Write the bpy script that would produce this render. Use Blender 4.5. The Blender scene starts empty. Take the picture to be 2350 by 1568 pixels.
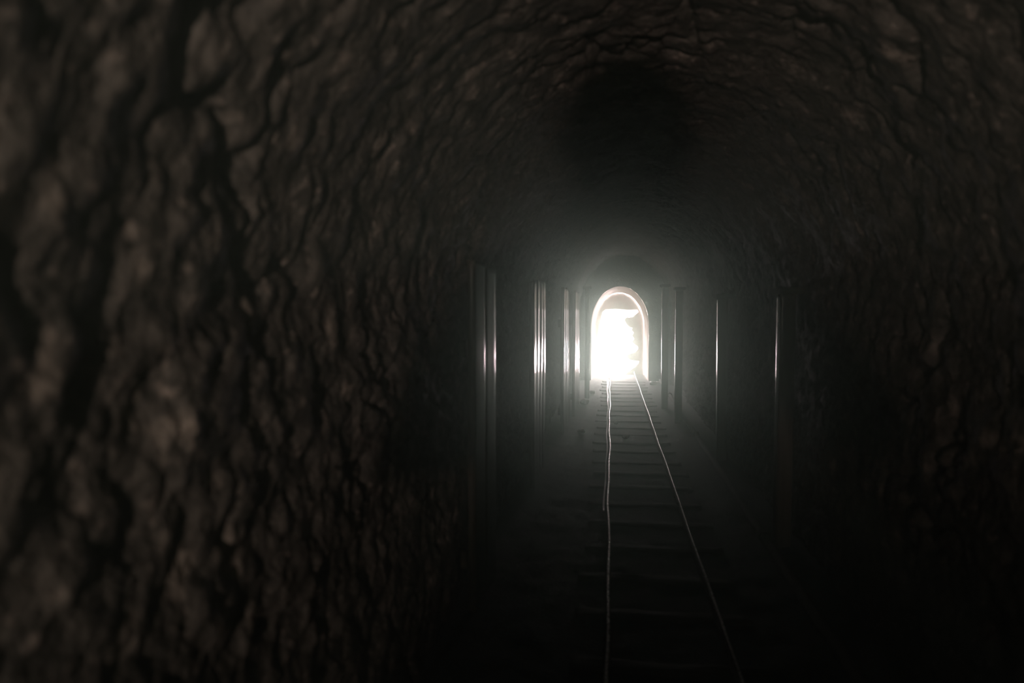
import bpy, bmesh, math, random
import numpy as np
from mathutils import Vector, Matrix

S = bpy.context.scene
COL = S.collection
R = math.radians

# ------------------------------------------------------------------ camera
cam_data = bpy.data.cameras.new('camera')
cam = bpy.data.objects.new('camera', cam_data)
COL.objects.link(cam)
cam.location = (0.0, 0.0, 1.6)
cam.rotation_euler = (R(90 - 2.737), 0, R(7.606))
cam_data.sensor_width = 36.0
cam_data.lens = 1700 / 2350 * 36.0
cam_data.clip_start = 0.02
cam_data.dof.use_dof = True
cam_data.dof.focus_distance = 13.0
cam_data.dof.aperture_fstop = 1.5
S.camera = cam

# ------------------------------------------------------------------ colour management
S.view_settings.view_transform = 'Standard'
S.view_settings.look = 'None'
S.view_settings.gamma = 1.0
S.view_settings.use_curve_mapping = False
S.view_settings.exposure = 0.0
S.cycles.volume_bounces = 1
S.cycles.max_bounces = 8
S.cycles.diffuse_bounces = 4
S.cycles.glossy_bounces = 4
S.cycles.sample_clamp_indirect = 4.0
S.cycles.use_denoising = True

# ------------------------------------------------------------------ daylight outside the far portal
SKY = 2.6
LOW_LOBE = 150.0
UP_LOBE = 110.0
ZENITH = 110.0
W = bpy.data.worlds.new('daylight')
S.world = W
W.use_nodes = True
bg = W.node_tree.nodes['Background']
bg.inputs['Color'].default_value = (0.94, 1.0, 0.89, 1)
# bright sky, plus an unseen lobe added low right for the board highlights
def _wn(t): return W.node_tree.nodes.new(t)
_lk = W.node_tree.links
_tc = _wn('ShaderNodeTexCoord')
_sub = _wn('ShaderNodeVectorMath'); _sub.operation = 'SUBTRACT'; _sub.inputs[1].default_value = (0.060, 1.0, -0.068)
_mul = _wn('ShaderNodeVectorMath'); _mul.operation = 'MULTIPLY'; _mul.inputs[1].default_value = (1 / 0.034, 1.0, 1 / 0.014)
_len = _wn('ShaderNodeVectorMath'); _len.operation = 'DOT_PRODUCT'
_neg = _wn('ShaderNodeMath'); _neg.operation = 'MULTIPLY'; _neg.inputs[1].default_value = -1.0
_exp = _wn('ShaderNodeMath'); _exp.operation = 'EXPONENT'
_mad = _wn('ShaderNodeMath'); _mad.operation = 'MULTIPLY_ADD'; _mad.inputs[1].default_value = LOW_LOBE; _mad.inputs[2].default_value = SKY
_lk.new(_tc.outputs['Generated'], _sub.inputs[0]); _lk.new(_sub.outputs[0], _mul.inputs[0])
_lk.new(_mul.outputs[0], _len.inputs[0]); _lk.new(_mul.outputs[0], _len.inputs[1])
_lk.new(_len.outputs['Value'], _neg.inputs[0]); _lk.new(_neg.outputs[0], _exp.inputs[0])
# ... and an unseen lobe added steeply below, towards the right, to light the arch
_dot = _wn('ShaderNodeVectorMath'); _dot.operation = 'DOT_PRODUCT'; _dot.inputs[1].default_value = tuple(Vector((0.55, 0.62, -0.60)).normalized())
_upl = _wn('ShaderNodeMapRange'); _upl.interpolation_type = 'SMOOTHSTEP'
_upl.inputs['From Min'].default_value = 0.80; _upl.inputs['From Max'].default_value = 1.0
_upl.inputs['To Min'].default_value = 0.0; _upl.inputs['To Max'].default_value = UP_LOBE
_sum = _wn('ShaderNodeMath'); _sum.operation = 'ADD'
_lk.new(_tc.outputs['Generated'], _dot.inputs[0]); _lk.new(_dot.outputs['Value'], _upl.inputs['Value'])
_lk.new(_exp.outputs[0], _mad.inputs[0]); _lk.new(_mad.outputs[0], _sum.inputs[0]); _lk.new(_upl.outputs[0], _sum.inputs[1])
# ... and the sky brightens overhead
# a second, fainter lobe on the left, added for glints on the right props
_sb2 = _wn('ShaderNodeVectorMath'); _sb2.operation = 'SUBTRACT'; _sb2.inputs[1].default_value = (-0.085, 1.0, -0.068)
_ml2 = _wn('ShaderNodeVectorMath'); _ml2.operation = 'MULTIPLY'; _ml2.inputs[1].default_value = (1 / 0.045, 1.0, 1 / 0.016)
_dt2 = _wn('ShaderNodeVectorMath'); _dt2.operation = 'DOT_PRODUCT'
_ng2 = _wn('ShaderNodeMath'); _ng2.operation = 'MULTIPLY'; _ng2.inputs[1].default_value = -1.0
_ex2 = _wn('ShaderNodeMath'); _ex2.operation = 'EXPONENT'
_ma2 = _wn('ShaderNodeMath'); _ma2.operation = 'MULTIPLY_ADD'; _ma2.inputs[1].default_value = LOW_LOBE * 0.65
_lk.new(_tc.outputs['Generated'], _sb2.inputs[0]); _lk.new(_sb2.outputs[0], _ml2.inputs[0])
_lk.new(_ml2.outputs[0], _dt2.inputs[0]); _lk.new(_ml2.outputs[0], _dt2.inputs[1])
_lk.new(_dt2.outputs['Value'], _ng2.inputs[0]); _lk.new(_ng2.outputs[0], _ex2.inputs[0]); _lk.new(_ex2.outputs[0], _ma2.inputs[0])
_lk.new(_sum.outputs[0], _ma2.inputs[2])
_sep = _wn('ShaderNodeSeparateXYZ'); _zen = _wn('ShaderNodeMapRange'); _zen.interpolation_type = 'SMOOTHSTEP'
_zen.inputs['From Min'].default_value = 0.004; _zen.inputs['From Max'].default_value = 0.30
_zen.inputs['To Min'].default_value = 0.0; _zen.inputs['To Max'].default_value = ZENITH
_su2 = _wn('ShaderNodeMath'); _su2.operation = 'ADD'
_lk.new(_tc.outputs['Generated'], _sep.inputs[0]); _lk.new(_sep.outputs['Z'], _zen.inputs['Value'])
_lk.new(_ma2.outputs[0], _su2.inputs[0]); _lk.new(_zen.outputs[0], _su2.inputs[1]); _lk.new(_su2.outputs[0], bg.inputs['Strength'])
# light portal in the doorway, so that the daylight is found through it
pl = bpy.data.lights.new('doorway_portal', 'AREA')
pl.shape = 'RECTANGLE'; pl.size = 1.3; pl.size_y = 1.75
pl.cycles.is_portal = True
plo = bpy.data.objects.new('doorway_portal', pl)
plo.location = (0.10, 18.02, 0.80); plo.rotation_euler = (R(-90), 0, 0)
COL.objects.link(plo)

# hand lamp of somebody walking a few metres behind the photographer
LAMP = Vector((0.02, -2.62, 1.31))
sl = bpy.data.lights.new('hand_lamp', 'SPOT')
sl.energy = 680.0
sl.color = (1.0, 0.86, 0.73)
sl.spot_size = R(82); sl.spot_blend = 1.0
sl.shadow_soft_size = 0.035
slo = bpy.data.objects.new('hand_lamp', sl)
slo.location = LAMP
slo.rotation_euler = (Vector((-0.65, 1.5, 3.2)) - LAMP).to_track_quat('-Z', 'Y').to_euler()
COL.objects.link(slo)

# ------------------------------------------------------------------ helpers
def tag(o, label=None, cat=None, group=None, kind=None):
    if label: o['label'] = label
    if cat: o['category'] = cat
    if group: o['group'] = group
    if kind: o['kind'] = kind
    return o

def mesh_obj(name, verts, faces, mat, parent=None, smooth=True):
    me = bpy.data.meshes.new(name)
    me.from_pydata([tuple(v) for v in verts], [], faces)
    me.materials.append(mat)
    if smooth:
        me.polygons.foreach_set('use_smooth', [True] * len(me.polygons))
    me.update()
    o = bpy.data.objects.new(name, me)
    COL.objects.link(o)
    if parent: o.parent = parent
    return o

def bm_obj(name, bm, mat, parent=None, smooth=False):
    me = bpy.data.meshes.new(name)
    bm.normal_update()
    bm.to_mesh(me); bm.free()
    me.materials.append(mat)
    if smooth:
        me.polygons.foreach_set('use_smooth', [True] * len(me.polygons))
    o = bpy.data.objects.new(name, me)
    COL.objects.link(o)
    if parent: o.parent = parent
    return o

def empty(name, loc):
    o = bpy.data.objects.new(name, None)
    o.empty_display_size = 0.1
    o.location = loc
    COL.objects.link(o)
    return o

# vectorised gradient noise --------------------------------------------------
_rng = np.random.RandomState(11)
_PERM = np.concatenate([_rng.permutation(256)] * 3)
_G = _rng.normal(size=(256, 3)); _G /= np.linalg.norm(_G, axis=1)[:, None]

def perlin(p):
    p = np.asarray(p, float)
    i = np.floor(p).astype(int); f = p - i
    u = f * f * f * (f * (f * 6 - 15) + 10)
    out = 0
    for dx in (0, 1):
        for dy in (0, 1):
            for dz in (0, 1):
                h = _PERM[(_PERM[(_PERM[(i[:, 0] + dx) & 255] + i[:, 1] + dy) & 255] + i[:, 2] + dz) & 255]
                g = _G[h]
                d = (g * (f - np.array([dx, dy, dz]))).sum(1)
                w = (u[:, 0] if dx else 1 - u[:, 0]) * (u[:, 1] if dy else 1 - u[:, 1]) * (u[:, 2] if dz else 1 - u[:, 2])
                out = out + w * d
    return out

def fbm(p, octaves=4, gain=0.5):
    a, s, t = 1.0, 1.0, 0
    for k in range(octaves):
        t = t + a * perlin(p * s + 17.3 * k); a *= gain; s *= 2.03
    return t

def cells(p):
    """distance to the nearest jittered cell centre and that cell's random height: the facets of hewn rock"""
    i = np.floor(p).astype(int)
    best = np.full(len(p), 9.0); val = np.zeros(len(p))
    for dx in (-1, 0, 1):
        for dy in (-1, 0, 1):
            for dz in (-1, 0, 1):
                c = i + np.array([dx, dy, dz])
                h = _PERM[(_PERM[(_PERM[c[:, 0] & 255] + c[:, 1]) & 255] + c[:, 2]) & 255]
                q = c + 0.5 + _G[h] * 0.45
                d = np.linalg.norm(p - q, axis=1)
                m = d < best
                best = np.where(m, d, best); val = np.where(m, (h % 97) / 97.0, val)
    return best, val

# ------------------------------------------------------------------ materials
def new_mat(name):
    m = bpy.data.materials.new(name); m.use_nodes = True
    nt = m.node_tree
    return m, nt, nt.nodes['Principled BSDF']

def noise_mat(name, c0, c1, scale=8.0, rough=(0.5, 0.8), bump=0.3, bump_scale=60.0, stretch=(1, 1, 1), metallic=0.0, spec=0.5, dist=0.01):
    m, nt, b = new_mat(name)
    N, L = nt.nodes, nt.links
    tc = N.new('ShaderNodeTexCoord'); mp = N.new('ShaderNodeMapping')
    mp.inputs['Scale'].default_value = stretch
    L.new(tc.outputs['Object'], mp.inputs['Vector'])
    n1 = N.new('ShaderNodeTexNoise'); n1.inputs['Scale'].default_value = scale
    n1.inputs['Detail'].default_value = 6; n1.inputs['Roughness'].default_value = 0.6
    L.new(mp.outputs[0], n1.inputs['Vector'])
    cr = N.new('ShaderNodeValToRGB')
    cr.color_ramp.elements[0].position = 0.32; cr.color_ramp.elements[0].color = (*c0, 1)
    cr.color_ramp.elements[1].position = 0.68; cr.color_ramp.elements[1].color = (*c1, 1)
    L.new(n1.outputs['Fac'], cr.inputs['Fac']); L.new(cr.outputs['Color'], b.inputs['Base Color'])
    n2 = N.new('ShaderNodeTexNoise'); n2.inputs['Scale'].default_value = bump_scale
    n2.inputs['Detail'].default_value = 5
    L.new(mp.outputs[0], n2.inputs['Vector'])
    mr = N.new('ShaderNodeMapRange')
    mr.inputs['From Min'].default_value = 0.3; mr.inputs['From Max'].default_value = 0.7
    mr.inputs['To Min'].default_value = rough[0]; mr.inputs['To Max'].default_value = rough[1]
    L.new(n2.outputs['Fac'], mr.inputs['Value']); L.new(mr.outputs[0], b.inputs['Roughness'])
    bp = N.new('ShaderNodeBump'); bp.inputs['Strength'].default_value = bump; bp.inputs['Distance'].default_value = dist
    L.new(n2.outputs['Fac'], bp.inputs['Height']); L.new(bp.outputs[0], b.inputs['Normal'])
    b.inputs['Metallic'].default_value = metallic
    b.inputs['Specular IOR Level'].default_value = spec
    return m

M_rock = noise_mat('hewn_rock', (0.013, 0.012, 0.010), (0.068, 0.062, 0.052), 11.0, (0.6, 0.9), 0.8, 38.0, dist=0.02, spec=0.15)
M_floor = noise_mat('wet_mud_and_gravel', (0.006, 0.006, 0.0055), (0.016, 0.0155, 0.0135), 9.0, (0.7, 0.95), 0.5, 45.0, dist=0.012, spec=0.10)
M_lining = noise_mat('lime_washed_masonry', (0.42, 0.38, 0.33), (0.60, 0.56, 0.50), 6.0, (0.7, 0.9), 0.25, 40.0)
M_timber = noise_mat('wet_pit_timber', (0.05, 0.044, 0.036), (0.11, 0.098, 0.08), 4.0, (0.07, 0.14), 0.06, 30.0, stretch=(6, 6, 0.5), dist=0.006, spec=0.6)
M_sleeper = noise_mat('old_sleeper_timber', (0.012, 0.012, 0.009), (0.060, 0.060, 0.044), 5.0, (0.65, 0.9), 0.4, 28.0, stretch=(0.5, 6, 6), dist=0.008, spec=0.15)
M_rust = noise_mat('rusty_rail_steel', (0.035, 0.03, 0.025), (0.08, 0.068, 0.055), 14.0, (0.7, 0.9), 0.3, 60.0, dist=0.003, spec=0.2)
M_rail = noise_mat('worn_rail_steel', (0.42, 0.41, 0.38), (0.66, 0.65, 0.61), 12.0, (0.22, 0.35), 0.15, 60.0, metallic=0.9, dist=0.003)
M_hose = noise_mat('pale_canvas_hose', (0.34, 0.33, 0.30), (0.50, 0.49, 0.45), 14.0, (0.35, 0.55), 0.2, 90.0, dist=0.002)
M_pipe = noise_mat('dull_iron_pipe', (0.03, 0.028, 0.025), (0.07, 0.065, 0.06), 10.0, (0.75, 0.95), 0.2, 60.0, metallic=0.0, dist=0.003, spec=0.15)
M_stone = noise_mat('loose_stone', (0.09, 0.082, 0.07), (0.24, 0.22, 0.19), 14.0, (0.4, 0.7), 0.4, 50.0, dist=0.006)
M_ground = noise_mat('pale_dry_ground', (0.42, 0.40, 0.36), (0.60, 0.57, 0.52), 2.0, (0.8, 0.95), 0.3, 20.0)
M_sill = noise_mat('trodden_threshold', (0.025, 0.023, 0.02), (0.055, 0.05, 0.044), 8.0, (0.8, 0.95), 0.3, 40.0, spec=0.1)
M_coat = noise_mat('dark_work_coat', (0.02, 0.022, 0.03), (0.04, 0.042, 0.055), 12.0, (0.8, 0.95), 0.2, 80.0)
M_skin = noise_mat('skin', (0.42, 0.27, 0.20), (0.50, 0.33, 0.25), 12.0, (0.5, 0.65), 0.05, 90.0)
M_hat = noise_mat('helmet_shell', (0.45, 0.36, 0.10), (0.55, 0.45, 0.13), 10.0, (0.3, 0.45), 0.02, 40.0)

def add_flecks(m, scale, lo, hi, col):
    nt = m.node_tree; N, L = nt.nodes, nt.links
    b = N['Principled BSDF']; src = b.inputs['Base Color'].links[0].from_socket
    tc = N.new('ShaderNodeTexCoord'); n = N.new('ShaderNodeTexNoise'); n.inputs['Scale'].default_value = scale
    n.inputs['Detail'].default_value = 3; L.new(tc.outputs['Object'], n.inputs['Vector'])
    mr = N.new('ShaderNodeMapRange'); mr.inputs['From Min'].default_value = lo; mr.inputs['From Max'].default_value = hi
    L.new(n.outputs['Fac'], mr.inputs['Value'])
    mx = N.new('ShaderNodeMix'); mx.data_type = 'RGBA'
    L.new(mr.outputs[0], mx.inputs['Factor']); L.new(src, mx.inputs['A']); mx.inputs['B'].default_value = (*col, 1)
    L.new(mx.outputs['Result'], b.inputs['Base Color'])
add_flecks(M_rock, 9.0, 0.60, 0.76, (0.155, 0.135, 0.11))
add_flecks(M_rock, 26.0, 0.60, 0.74, (0.14, 0.12, 0.10))

# ------------------------------------------------------------------ the adit: hewn walls, vault, floor
XL, XR, ZS, ZC = -0.76, 1.21, 1.55, 2.62       # left wall, right wall, spring line, crown
XM = (XL + XR) / 2
Y0, Y1 = -9.0, 16.15
ys = list(np.arange(Y0, 0.2, 0.11))
y = 0.2
while y < Y1:
    ys.append(y); y += max(0.011, 0.0055 * y)
ys.append(Y1)
ys = np.array(ys)

def profile():
    pts, nrm, seg = [], [], []
    for z in np.linspace(0, ZS, 150): pts.append((XL, z)); nrm.append((-1, 0)); seg.append(0)
    for a in np.linspace(math.pi, 0, 150)[1:-1]:
        c, s = math.cos(a), math.sin(a)
        hx, hz = (XR - XL) / 2, ZC - ZS
        pts.append((XM + hx * c, ZS + hz * s))
        n = np.array((c / hx, s / hz)); n /= np.linalg.norm(n)
        nrm.append(tuple(n)); seg.append(1)
    for z in np.linspace(ZS, 0, 90): pts.append((XR, z)); nrm.append((1, 0)); seg.append(2)
    return np.array(pts), np.array(nrm), np.array(seg)

P2, N2, SEG = profile()
ny, npf = len(ys), len(P2)
base = np.zeros((ny, npf, 3)); nor = np.zeros((ny, npf, 3))
base[:, :, 0] = P2[None, :, 0]; base[:, :, 2] = P2[None, :, 1]; base[:, :, 1] = ys[:, None]
nor[:, :, 0] = N2[None, :, 0]; nor[:, :, 2] = N2[None, :, 1]
bp_ = base.reshape(-1, 3)
d1, v1 = cells(bp_ * np.array([5.0, 4.6, 4.6]) + fbm(bp_ * 3.2, 2)[:, None] * 0.6)
d2, v2 = cells(bp_ * 15.0 + fbm(bp_ * 9.0 + 5, 2)[:, None] * 0.6)
disp = 0.050 + 0.050 * fbm(bp_ * 1.3, 2) + 0.030 * (v1 - 0.5) * np.clip(1.25 - d1, 0, 1) + 0.020 * (v2 - 0.5) * np.clip(1.2 - d2, 0, 1) - 0.010 * (0.6 - d1) + 0.024 * fbm(bp_ * 11.0 + 3, 4)
disp += 0.055 * np.exp(-(fbm(bp_ * 2.1 + 60, 3) / 0.040) ** 2) * np.clip((perlin(bp_ * 1.3 + 80) - 0.02) * 6, 0, 1)      # open joints in the rock
disp = np.maximum(disp, -0.012 + 0.012 * np.tanh(disp * 20))
VV = (bp_ + nor.reshape(-1, 3) * disp[:, None]).reshape(ny, npf, 3)
VV[:, :, 1] += 0.02 * fbm(bp_ * 6.0 + 40, 2).reshape(ny, npf)
_t = np.clip((VV[:, :, 1] - 10.9) / 2.5, 0, 1)
VV[:, :, 0] += 0.14 * (_t * _t * (3 - 2 * _t)) * np.clip((XM - VV[:, :, 0]) / (XM - XL), 0, 1)      # the left wall comes in towards the lined end
VV[0, :, 1] = Y0; VV[-1, :, 1] = Y1

def shell(name, i0, i1):
    sub = VV[:, i0:i1 + 1].reshape(-1, 3)
    w = i1 - i0 + 1
    a = (np.arange(ny - 1)[:, None] * w + np.arange(w - 1)[None, :]).ravel()
    F = np.stack([a, a + 1, a + w + 1, a + w], 1)
    o = mesh_obj(name, sub.tolist(), F.tolist(), M_rock)
    return tag(o, kind='structure')

iL = int(np.where(SEG == 0)[0][-1]); iR = int(np.where(SEG == 2)[0][0])
shell('wall_left', 0, iL)
shell('ceiling', iL, iR)
shell('wall_right', iR, npf - 1)

# floor: trodden mud with gravel
fx = np.linspace(XL - 0.22, XR + 0.22, 120)
fy = list(np.arange(Y0, 2.0, 0.16)); y = 2.0
while y < 16.4:
    fy.append(y); y += 0.006 * y + 0.006
fy.append(16.4); fy = np.array(fy)
FP = np.zeros((len(fy), len(fx), 3)); FP[:, :, 0] = fx; FP[:, :, 1] = fy[:, None]
q = FP.reshape(-1, 3)
edge = np.clip((np.abs(q[:, 0] - XM) - 0.72) / 0.3, 0, 1)
q[:, 2] = -0.012 + 0.014 * fbm(q * np.array([5, 4, 1.0]), 4) + 0.05 * edge ** 2
w = len(fx)
a = (np.arange(len(fy) - 1)[:, None] * w + np.arange(w - 1)[None, :]).ravel()
tag(mesh_obj('floor', q.tolist(), np.stack([a, a + 1, a + w + 1, a + w], 1).tolist(), M_floor), kind='structure')

# unseen rock cap added far behind the photographer to keep outside light out
bm = bmesh.new()
bmesh.ops.create_grid(bm, x_segments=30, y_segments=30, size=1)
for v in bm.verts:
    px, pz = v.co.x, v.co.y
    v.co = Vector((XM + px * 1.4, Y0 + 0.05, 1.35 + pz * 1.6))
tag(bm_obj('wall_rear_cap', bm, M_rock), kind='structure')

# ------------------------------------------------------------------ masonry lined section and the doorway to daylight
Y2, Y3, Y4 = 16.0, 17.6, 18.0

def arch_outline(xl, xr, zs, zt, n=40):
    pts = [(xl, 0.0)]
    for k in range(8): pts.append((xl, zs * (k + 1) / 9))
    for k in range(n + 1):
        a_ = math.pi - math.pi * k / n
        pts.append(((xl + xr) / 2 + (xr - xl) / 2 * math.cos(a_), zs + (zt - zs) * math.sin(a_)))
    for k in range(8): pts.append((xr, zs * (8 - k) / 9))
    pts.append((xr, 0.0))
    return pts

front = arch_outline(-0.42, 0.80, 1.18, 2.02)
back = arch_outline(-0.40, 0.78, 1.12, 1.92)
verts, faces = [], []
rings = 36
for r in range(rings + 1):
    t = r / rings
    for (fa, ba) in zip(front, back):
        verts.append((fa[0] + (ba[0] - fa[0]) * t, Y2 + (Y3 - Y2) * t, fa[1] + (ba[1] - fa[1]) * t))
n = len(front)
va = np.array(verts)
va[:, :2] += (0.012 * fbm(va * 5.0, 3))[:, None] * np.array([1, 0])
for r in range(rings):
    for k in range(n - 1):
        faces.append((r * n + k, r * n + k + 1, (r + 1) * n + k + 1, (r + 1) * n + k))
tag(mesh_obj('wall_lining', va.tolist(), faces, M_lining), kind='structure')

# rock face round the mouth of the lined section (annulus between the adit outline and the arch)
verts, faces = [], []
m_in = front
outer = arch_outline(XL - 0.35, XR + 0.35, 1.6, 3.0)
K = 10
for k, (pi, po) in enumerate(zip(m_in, outer)):
    for j in range(K + 1):
        t = j / K
        verts.append((pi[0] + (po[0] - pi[0]) * t, Y2, pi[1] + (po[1] - pi[1]) * t))
va = np.array(verts)
dd = 0.10 * fbm(va * 3.0 + 9, 4)
jj = np.tile(np.arange(K + 1), len(m_in))
va[:, 1] += np.where(jj == 0, 0.0, dd * np.minimum(jj, 3) / 3 - 0.02 * np.minimum(jj, 2))
for k in range(len(m_in) - 1):
    for j in range(K):
        i = k * (K + 1) + j
        faces.append((i, i + 1, i + K + 2, i + K + 1))
tag(mesh_obj('wall_mouth', va.tolist(), faces, M_rock), kind='structure')

# end wall: masonry with a doorway; its right jamb is broken rock that juts into the light
px_hole = [(1372, 858), (1368, 835), (1366, 810), (1370, 780), (1377, 742), (1383, 716), (1390, 710), (1415, 709), (1440, 711), (1463, 710), (1465, 716), (1458, 722), (1450, 728), (1436, 729), (1433, 734), (1437, 743), (1444, 750), (1451, 752), (1449, 757), (1454, 763), (1450, 770), (1455, 777), (1450, 784), (1456, 790), (1462, 794), (1464, 799), (1458, 806), (1450, 810), (1440, 813), (1437, 817), (1441, 822), (1450, 826), (1466, 828), (1465, 832), (1456, 842), (1441, 853), (1432, 862)]
hole = [((px - 1402.3) * Y3 / 1700, 1.6 - (py - 702.7) * Y3 / 1700) for px, py in px_hole]      # outline of the broken doorway in metres, on the wall plane
rnd = random.Random(4)
bm = bmesh.new()
box = [(-0.9, -0.3), (-0.9, 2.6), (1.5, 2.6), (1.5, -0.3)]
def loop(pts, yy, jit=0.0):
    vs = [bm.verts.new((x_ + rnd.uniform(-jit, jit), yy, z_ + rnd.uniform(-jit, jit))) for x_, z_ in pts]
    es = [bm.edges.new((vs[i], vs[(i + 1) % len(vs)])) for i in range(len(vs))]
    return vs, es
fb, fbe = loop(box, Y3); fh, fhe = loop(hole, Y3 + 0.02)
bmesh.ops.triangle_fill(bm, use_beauty=True, edges=fbe + fhe)
mid = [(x_ + (0.04 if x_ > 0.3 and 0.1 < z_ < 1.45 else 0.0), z_) for x_, z_ in hole]
bh, bhe = loop(mid, Y3 + 0.22, 0.008); ch, che = loop([(x_ + 0.04 if x_ > 0.3 else x_ - 0.03, z_ + (0.03 if z_ > 1 else 0)) for x_, z_ in mid], Y4, 0.008)
for A, B in ((fh, bh), (bh, ch)):
    for i in range(len(A)):
        j = (i + 1) % len(A)
        bm.faces.new((A[i], A[j], B[j], B[i]))
bb, bbe = loop(box, Y4)
bmesh.ops.triangle_fill(bm, use_beauty=True, edges=bbe + che)
for i in range(4):
    j = (i + 1) % 4
    bm.faces.new((fb[i], fb[j], bb[j], bb[i]))
bmesh.ops.recalc_face_normals(bm, faces=bm.faces)
tag(bm_obj('wall_end', bm, M_lining), kind='structure')

# floor of the lined section and the ground in front of the portal
def slab(name, x0, x1, y0, y1, zt, mat, nx=20, ny_=60, amp=0.012, sc=4.0):
    gx, gy = np.linspace(x0, x1, nx), np.linspace(y0, y1, ny_)
    P = np.zeros((ny_, nx, 3)); P[:, :, 0] = gx; P[:, :, 1] = gy[:, None]
    P = P.reshape(-1, 3); P[:, 2] = zt + amp * fbm(P * sc, 3)
    a = (np.arange(ny_ - 1)[:, None] * nx + np.arange(nx - 1)[None, :]).ravel()
    return tag(mesh_obj(name, P.tolist(), np.stack([a, a + 1, a + nx + 1, a + nx], 1).tolist(), mat), kind='structure')
slab('floor_lined', -0.75, 1.15, 16.35, 18.02, -0.014, M_sill)

# ------------------------------------------------------------------ track: sleepers and two rails
ORD = ['first', 'second', 'third', 'fourth', 'fifth', 'sixth', 'seventh', 'eighth', 'ninth', 'tenth', 'eleventh', 'twelfth', 'thirteenth', 'fourteenth', 'fifteenth',
       'sixteenth', 'seventeenth', 'eighteenth', 'nineteenth', 'twentieth', 'twenty-first', 'twenty-second', 'twenty-third', 'twenty-fourth', 'twenty-fifth', 'twenty-sixth', 'twenty-seventh']

def sleeper_mesh(seed):
    r = np.random.RandomState(seed)
    L_, Wd, H_ = 0.90, 0.135, 0.09
    bm = bmesh.new()
    bmesh.ops.create_cube(bm, size=1)
    bmesh.ops.subdivide_edges(bm, edges=[e for e in bm.edges if abs((e.verts[0].co - e.verts[1].co).x) > .5], cuts=18, use_grid_fill=True)
    bmesh.ops.subdivide_edges(bm, edges=[e for e in bm.edges if abs((e.verts[0].co - e.verts[1].co).y) > .5], cuts=4, use_grid_fill=True)
    co = np.array([v.co[:] for v in bm.verts]) * np.array([L_, Wd, H_])
    nz = fbm(co * np.array([4, 14, 14]) + seed * 7.1, 3)
    for v, c, h in zip(bm.verts, co, nz):
        edge_ = max(0, abs(c[1]) / (Wd / 2) - 0.7) / 0.3
        v.co = Vector((c[0], c[1] * (1 + 0.12 * h), c[2] - (0.014 * edge_ ** 2 - 0.012 * h if c[2] > 0 else 0)))
    return bm

sleeper_ys = [3.30 + 0.545 * k for k in range(24)]
for k, yy in enumerate(sleeper_ys):
    o = bm_obj('sleeper', sleeper_mesh(k), M_sleeper, smooth=True)
    o.location = (0.268 + rnd.uniform(-0.03, 0.03), yy + rnd.uniform(-0.03, 0.03), -0.043)
    o.rotation_euler = (0, 0, R(rnd.uniform(-1.5, 1.5)))
    tag(o, 'dark timber sleeper under the mine rails, %s from the bottom of the picture' % ORD[k], 'sleeper', 'timber sleepers under the mine rails')

def sweep(name, prof_fn, path, mat, parent=None, closed=True, smooth=True):
    verts, faces = [], []
    npr = None
    for i, (cx, cy, cz) in enumerate(path):
        pr = prof_fn(i, cy)
        npr = len(pr)
        for (px, pz) in pr: verts.append((cx + px, cy, cz + pz))
    for i in range(len(path) - 1):
        for k in range(npr):
            k2 = (k + 1) % npr
            faces.append((i * npr + k, i * npr + k2, (i + 1) * npr + k2, (i + 1) * npr + k))
    faces.append(tuple(range(npr))); faces.append(tuple(reversed(range((len(path) - 1) * npr, len(path) * npr))))
    o = mesh_obj(name, verts, faces, mat, parent, smooth)
    if smooth:
        for p in o.data.polygons[-2:]: p.use_smooth = False
    return o

def rail_profile(head):
    h = head / 2
    return [(-0.005, 0.040), (-h, 0.044), (-h, 0.060), (-h * 0.7, 0.0665), (0, 0.068), (h * 0.7, 0.0665), (h, 0.060), (h, 0.044), (0.005, 0.040)]
FOOT = [(-0.011, 0), (-0.011, 0.006), (-0.005, 0.012), (-0.005, 0.041), (0.005, 0.041), (0.005, 0.012), (0.011, 0.006), (0.011, 0)]

RY = np.concatenate([np.arange(1.6, 16.0, 0.09), np.arange(16.0, 17.4, 0.1)])
def wob(y_, ph, amp):
    return amp * (math.sin(y_ * 1.7 + ph) * 0.6 + math.sin(y_ * 3.9 + ph * 2.1) * 0.4)
def rail(name, x0, head, ph, amp, label, plate_y):
    root = empty(name, (x0, 1.6, 0.018))
    o = sweep('rail_head', lambda i, y_: rail_profile(head), [(wob(y_, ph, amp), y_ - 1.6, 0.0 + wob(y_, ph + 2, 0.003)) for y_ in RY], M_rail, root)
    sweep('rail_foot', lambda i, y_: FOOT, [(wob(y_, ph, amp), y_ - 1.6, 0.0 + wob(y_, ph + 2, 0.003)) for y_ in RY], M_rust, root)
    for py in plate_y:
        for sx in (-1, 1):
            bm = bmesh.new(); bmesh.ops.create_cube(bm, size=1)
            for v in bm.verts: v.co = Vector((v.co.x * 0.006 + sx * 0.0085 + wob(py, ph, amp), v.co.y * 0.26 + py - 1.6, v.co.z * 0.026 + 0.029))
            for by in (-0.09, -0.03, 0.03, 0.09):
                mt = Matrix.Translation((sx * 0.014 + wob(py, ph, amp), py - 1.6 + by, 0.029)) @ Matrix.Rotation(R(90), 4, 'Y')
                bmesh.ops.create_cone(bm, cap_ends=True, segments=6, radius1=0.008, radius2=0.008, depth=0.008, matrix=mt)
            bm_obj('fishplate', bm, M_rust, root)
    tag(root, label, 'rail', 'mine rails')
    return root
rail('rail', -0.008, 0.019, 0.6, 0.010, 'left mine rail, brightly lit and slightly crooked, running to the doorway', (4.1, 8.9))
rail('rail', 0.537, 0.011, 2.2, 0.004, 'right mine rail, a thin bright line slanting away from the doorway', (6.0, 10.8))

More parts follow.
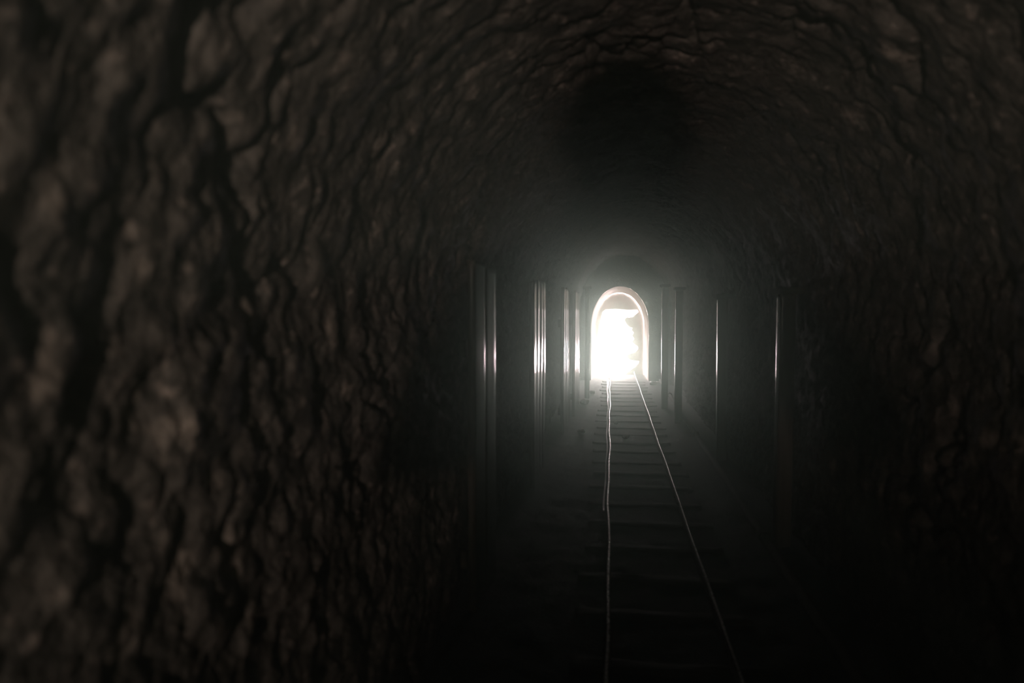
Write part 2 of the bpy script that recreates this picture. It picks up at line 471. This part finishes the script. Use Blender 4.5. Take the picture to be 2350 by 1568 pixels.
# lay-flat hose along the left rail
HY = np.arange(5.6, 15.9, 0.06)
def hose_prof(i, y_):
    half = 0.007 + 0.038 * min(1, max(0, (y_ - 5.5) / 8.5))
    tw = 0.16 * math.sin(y_ * 2.3) + 0.28 * math.sin(y_ * 0.9 + 1.0) * (1 if y_ > 9 else 0.5)
    out = []
    for k in range(14):
        a_ = 2 * math.pi * k / 14
        px, pz = half * math.cos(a_), 0.0085 * math.sin(a_) + 0.004 * math.sin(3 * a_ + y_ * 2)
        out.append((-half + px * math.cos(tw) - pz * math.sin(tw), px * math.sin(tw) + pz * math.cos(tw)))
    return out
hy0 = HY[0]
o = sweep('flat_hose', hose_prof, [(wob(y_, 0.6, 0.010), y_ - hy0, 0.003 * math.sin(y_ * 2.7)) for y_ in HY], M_hose)
o.location = (-0.031, hy0, 0.044)
tag(o, 'pale flattened hose lying close along the left rail towards the doorway', 'hose')

# pipe along the foot of the right wall
pipe = empty('pipe', (1.025, 2.2, 0.05))
PY = np.arange(2.2, 15.8, 0.12)
sweep('pipe_run', lambda i, y_: [(0.028 * math.cos(2 * math.pi * k / 16), 0.028 * math.sin(2 * math.pi * k / 16)) for k in range(16)],
      [(wob(y_, 1.0, 0.004), y_ - 2.2, wob(y_, 3.0, 0.003)) for y_ in PY], M_pipe, pipe)
for fy_ in (5.1, 9.1, 13.1):
    bm = bmesh.new()
    for dy in (-0.016, 0.016):
        bmesh.ops.create_cone(bm, cap_ends=True, segments=24, radius1=0.040, radius2=0.040, depth=0.02, matrix=Matrix.Translation((0, fy_ - 2.2 + dy, 0.003)) @ Matrix.Rotation(R(90), 4, 'X'))
    bm_obj('pipe_flange', bm, M_pipe, pipe)
tag(pipe, 'dull iron pipe lying along the foot of the right wall', 'pipe')

# ------------------------------------------------------------------ pit props
def prop(x, y_, h, rad, seed, label, group, square=False, turn=0.0):
    root = empty('pit_prop', (x, y_, -0.02))
    r = np.random.RandomState(seed)
    nz_, na = 60, 48
    zz = np.linspace(0, h, nz_)
    lean = r.uniform(-0.012, 0.012, 2) * (0.3 if square else 1)
    verts, faces = [], []
    P = np.array([[math.cos(2 * math.pi * k / na), math.sin(2 * math.pi * k / na), z_] for z_ in zz for k in range(na)])
    rr = rad * (1 + 0.06 * fbm(np.stack([P[:, 0] * 1.6, P[:, 1] * 1.6, P[:, 2] * 2.2], 1) + seed * 5.3, 4)) * (1.05 - 0.10 * P[:, 2] / h)
    if square:      # squared timber: a superellipse section, nearly smooth faces
        c_, s_ = np.abs(P[:, 0]), np.abs(P[:, 1])
        rr = rad * (c_ ** 9 + s_ ** 9) ** (-1 / 9) * (1 + 0.012 * fbm(np.stack([P[:, 0] * 2, P[:, 1] * 2, P[:, 2] * 2.2], 1) + seed * 5.3, 3))
    bend = (0.001 if square else 0.008) * np.sin(P[:, 2] * 2.1 + seed)
    X = P[:, 0] * rr + lean[0] * P[:, 2] + bend; Y_ = P[:, 1] * rr + lean[1] * P[:, 2]
    verts = np.stack([X, Y_, P[:, 2]], 1).tolist()
    for i in range(nz_ - 1):
        for k in range(na):
            k2 = (k + 1) % na
            faces.append((i * na + k, i * na + k2, (i + 1) * na + k2, (i + 1) * na + k))
    faces.append(tuple(reversed(range(na)))); faces.append(tuple(range((nz_ - 1) * na, nz_ * na)))
    mesh_obj('post', verts, faces, M_timber, root)
    root.rotation_euler = (0, 0, R(turn))
    # head board wedged between post and rock
    bm = bmesh.new(); bmesh.ops.create_cube(bm, size=1)
    for v in bm.verts: v.co = Vector((v.co.x * 0.15 + lean[0] * h, v.co.y * 0.26, v.co.z * 0.04 + h + 0.02))
    bmesh.ops.bevel(bm, geom=bm.edges[:], offset=0.006, segments=2, affect='EDGES')
    bm_obj('head_board', bm, M_sleeper, root)
    tag(root, label, 'pit prop', group)
    return root
GL, GR = 'pit props along the left wall', 'pit props along the right wall'
prop(-0.400, 13.0, 1.92, 0.042, 5, 'thin round pit prop just left of the arched mouth', 'pit props')
prop(1.135, 5.06, 1.70, 0.050, 6, 'nearest pit prop by the right wall with a fine bright edge', 'pit props', True, 3.9)
prop(1.135, 7.81, 1.70, 0.050, 7, 'dimly glinting pit prop by the right wall, second from the camera', 'pit props', True, 0.6)
prop(0.925, 10.40, 1.84, 0.050, 8, 'pit prop with a hair-thin bright edge by the right wall, third from the camera', 'pit props', True, 0.0)
prop(0.845, 11.85, 1.92, 0.050, 9, 'pit prop just right of the arched mouth, last by the right wall', 'pit props', True, 0.0)

# wet upright lagging boards that hold back the left wall
def lagging(y0, y1, x, h, seed, label, warp=1.0, turn=0.0):
    root = empty('lagging_panel', (x, y0, -0.02))
    r = np.random.RandomState(seed)
    nb = max(2, round((y1 - y0) / 0.30))
    wd = (y1 - y0) / nb
    for k in range(nb):
        nz_, nw = 64, 9
        V, F = [], []
        tilt = warp * r.uniform(-0.004, 0.004); hh = h + r.uniform(-0.03, 0.03)
        for i in range(nz_ + 1):
            z_ = hh * i / nz_
            for j in range(nw + 1):
                u = j / nw
                V.append((tilt * (u - 0.5) - warp * 0.008 * abs(2 * u - 1) ** 6, k * wd + 0.004 + u * (wd - 0.008), z_))
        va = np.array(V)
        va[:, 0] += warp * 0.004 * fbm(va * np.array([1, 9, 1.4]) + seed * 3.3 + k, 3) + warp * 0.004 * np.sin(va[:, 2] * 2.2 + seed + k)
        vb = va.copy(); vb[:, 0] -= 0.035
        n0 = len(va)
        for i in range(nz_):
            for j in range(nw):
                a = i * (nw + 1) + j
                F.append((a, a + 1, a + nw + 2, a + nw + 1))
                F.append((n0 + a, n0 + a + nw + 1, n0 + a + nw + 2, n0 + a + 1))
        for i in range(nz_):
            for j in (0, nw):
                a = i * (nw + 1) + j; b_ = a + nw + 1
                F.append((a, b_, n0 + b_, n0 + a) if j == 0 else (a, n0 + a, n0 + b_, b_))
        for j in range(nw):
            F.append((j, n0 + j, n0 + j + 1, j + 1)); a = nz_ * (nw + 1) + j
            F.append((a, a + 1, n0 + a + 1, n0 + a))
        mesh_obj('board', np.vstack([va, vb]).tolist(), F, M_timber, root)
    for bz in (0.30, 1.40):
        bm = bmesh.new(); bmesh.ops.create_cube(bm, size=1)
        for v in bm.verts: v.co = Vector((-0.062 + v.co.x * 0.03, (y1 - y0) / 2 + v.co.y * (y1 - y0) * 0.98, bz + v.co.z * 0.09))
        bm_obj('batten', bm, M_sleeper, root)
    root.rotation_euler = (0, 0, R(turn))
    tag(root, label, 'lagging panel', 'lagging panels along the left wall')
lagging(3.72, 4.28, -0.690, 1.84, 1, 'dim streaked upright boards on the left wall, nearest the camera', 0.25, -2.6)
lagging(6.35, 7.50, -0.655, 1.86, 2, 'upright boards on the left wall with a long bright highlight, second from the camera')
lagging(9.2, 10.7, -0.575, 1.84, 3, 'gleaming upright boards on the left wall, third from the camera')
lagging(10.75, 12.3, -0.510, 1.84, 4, 'gleaming upright boards on the left wall, last before the arched mouth')

# ------------------------------------------------------------------ loose stones on the floor
def stone(x, y_, s, seed, label):
    bm = bmesh.new()
    bmesh.ops.create_icosphere(bm, subdivisions=4, radius=1)
    co = np.array([v.co[:] for v in bm.verts])
    d_, v_ = cells(co * 1.3 + seed * 3.7)
    h = 1 + 0.30 * fbm(co * 1.1 + seed * 2.9, 3) + 0.22 * (v_ - 0.5)
    for v, c, k in zip(bm.verts, co, h): v.co = Vector((c[0] * k * s, c[1] * k * s * 0.8, c[2] * k * s * 0.62))
    o = bm_obj('loose_stone', bm, M_stone, smooth=True)
    o.location = (x, y_, s * 0.42)
    o.rotation_euler = (0, 0, seed * 1.3)
    tag(o, label, 'stone', 'loose stones on the floor')
stone(-0.42, 12.1, 0.085, 1, 'glinting loose stone left of the rails, largest one there')
stone(-0.33, 13.6, 0.055, 2, 'small loose stone left of the rails, nearest the arched mouth')
stone(0.19, 9.02, 0.050, 3, 'pale loose stone lying between the rails')
stone(0.075, 10.1, 0.038, 4, 'small bright loose stone beside the left rail, between the rails')
stone(0.86, 15.3, 0.070, 5, 'loose stone right of the rails at the foot of the arched mouth')
stone(-0.36, 9.3, 0.060, 6, 'dim loose stone left of the rails, nearest the camera')

# ------------------------------------------------------------------ the photographer, just behind the camera, whose shadow falls ahead
def skinned(name, joints, edges, mat, parent=None, levels=2, root=0):
    me = bpy.data.meshes.new(name)
    me.from_pydata([j[0] for j in joints], edges, [])
    o = bpy.data.objects.new(name, me); COL.objects.link(o)
    if parent: o.parent = parent
    sk = o.modifiers.new('skin', 'SKIN'); sk.use_smooth_shade = True
    for v, j in zip(me.skin_vertices[0].data, joints):
        rr = j[1]; rr = (rr if isinstance(rr, tuple) else (rr, rr)); rr = tuple(c * (1.32 if rr[0] > 0.0455 else 1.0) for c in rr); v.radius = rr if isinstance(rr, tuple) else (rr, rr)
    me.skin_vertices[0].data[root].use_root = True
    sb = o.modifiers.new('subsurf', 'SUBSURF'); sb.levels = levels; sb.render_levels = levels
    me.materials.append(mat)
    return o
PYY = -0.42
person = empty('person', (0.02, PYY, 0))
J = [((0.02, 0, 0.98), (0.25, 0.15)), ((0.02, 0, 1.20), (0.22, 0.14)), ((0.02, 0.0, 1.42), (0.19, 0.12)), ((0.02, 0.01, 1.53), 0.075), ((0.02, 0.03, 1.64), (0.085, 0.10)), ((0.02, 0.03, 1.74), (0.075, 0.09)),
     ((-0.19, 0, 1.42), 0.085), ((-0.31, 0.04, 1.14), 0.062), ((-0.20, 0.20, 1.34), 0.044), ((-0.10, 0.29, 1.50), 0.034),
     ((0.23, 0, 1.42), 0.085), ((0.43, 0.04, 1.18), 0.062), ((0.26, 0.20, 1.36), 0.044), ((0.12, 0.29, 1.50), 0.034),
     ((-0.12, 0, 0.78), 0.13), ((-0.18, 0.02, 0.48), 0.085), ((-0.20, 0, 0.09), 0.05), ((-0.22, 0.15, 0.04), 0.04),
     ((0.16, 0, 0.78), 0.13), ((0.22, 0.02, 0.48), 0.085), ((0.24, 0, 0.09), 0.05), ((0.26, 0.15, 0.04), 0.04)]
Ed = [(0, 1), (1, 2), (2, 3), (3, 4), (4, 5), (2, 6), (6, 7), (7, 8), (8, 9), (2, 10), (10, 11), (11, 12), (12, 13), (0, 14), (14, 15), (15, 16), (16, 17), (0, 18), (18, 19), (19, 20), (20, 21)]
skinned('body', J, Ed, M_coat, person)
for sx, wx in ((-1, -0.10), (1, 0.12)):
    hj = [((wx, 0.29, 1.50), (0.032, 0.018)), ((wx - sx * 0.02, 0.315, 1.57), (0.038, 0.016))]
    he = [(0, 1)]
    for k in range(4):
        a_ = (k - 1.5) * 0.020
        L0 = (0.075, 0.085, 0.080, 0.062)[k]
        i0 = len(hj)
        hj += [((wx - sx * 0.02 + a_, 0.318, 1.60), 0.009), ((wx - sx * 0.035 + a_, 0.33, 1.60 + L0 * 0.5), 0.0085), ((wx - sx * 0.06 + a_, 0.335, 1.60 + L0 * 0.75), 0.0075)]
        he += [(1, i0), (i0, i0 + 1), (i0 + 1, i0 + 2)]
    i0 = len(hj)
    hj += [((wx - sx * 0.055, 0.325, 1.55), 0.010), ((wx - sx * 0.085, 0.335, 1.575), 0.009)]
    he += [(1, i0), (i0, i0 + 1)]
    skinned('hand', hj, he, M_skin, person)
# face side of the head and a helmet
bm = bmesh.new(); bmesh.ops.create_uvsphere(bm, u_segments=32, v_segments=20, radius=1)
for v in bm.verts:
    x_, y_, z_ = v.co
    nose = math.exp(-((x_ / 0.14) ** 2 + ((z_ + 0.05) / 0.22) ** 2)) * (0.22 if y_ > 0 else 0)
    v.co = Vector((0.02 + x_ * 0.078, 0.04 + (y_ + nose) * 0.096, 1.66 + z_ * 0.118 - (0.01 if z_ < -0.5 and y_ > 0 else 0)))
bm_obj('face', bm, M_skin, person, smooth=True)
bm = bmesh.new(); bmesh.ops.create_uvsphere(bm, u_segments=36, v_segments=20, radius=1)
bmesh.ops.delete(bm, geom=[v for v in bm.verts if v.co.z < -0.05], context='VERTS')
for v in bm.verts:
    x_, y_, z_ = v.co
    brim = 1.16 if z_ < 0.05 else 1.0
    v.co = Vector((0.02 + x_ * 0.118 * brim, 0.02 + y_ * 0.142 * brim, 1.69 + z_ * 0.135))
hm = bm_obj('helmet', bm, M_hat, person, smooth=True)
hm.modifiers.new('thickness', 'SOLIDIFY').thickness = 0.006
tag(person, 'person in a dark coat and yellow helmet standing with both hands raised', 'person')

# ------------------------------------------------------------------ damp haze hanging in the adit
hz, nt, b = new_mat('damp_haze')
nt.nodes.remove(b)
vs = nt.nodes.new('ShaderNodeVolumeScatter')
vs.inputs['Color'].default_value = (0.72, 1.0, 0.86, 1)
vs.inputs['Density'].default_value = 0.060
vs.inputs['Anisotropy'].default_value = 0.91
v2_ = nt.nodes.new('ShaderNodeVolumeScatter')       # even scatter added as a veil to lift the darkest parts
v2_.inputs['Color'].default_value = (0.95, 1.0, 0.97, 1); v2_.inputs['Density'].default_value = 0.010; v2_.inputs['Anisotropy'].default_value = 0.0
ad = nt.nodes.new('ShaderNodeAddShader')
nt.links.new(vs.outputs[0], ad.inputs[0]); nt.links.new(v2_.outputs[0], ad.inputs[1])
nt.links.new(ad.outputs[0], nt.nodes['Material Output'].inputs['Volume'])
bm = bmesh.new(); bmesh.ops.create_cube(bm, size=1)
for v in bm.verts: v.co = Vector((0.2 + v.co.x * 3.2, 4.3 + v.co.y * 26.4, 1.4 + v.co.z * 3.6))
tag(bm_obj('haze', bm, hz), 'thin damp haze hanging in the dark adit, glowing round the doorway', 'haze', kind='stuff')
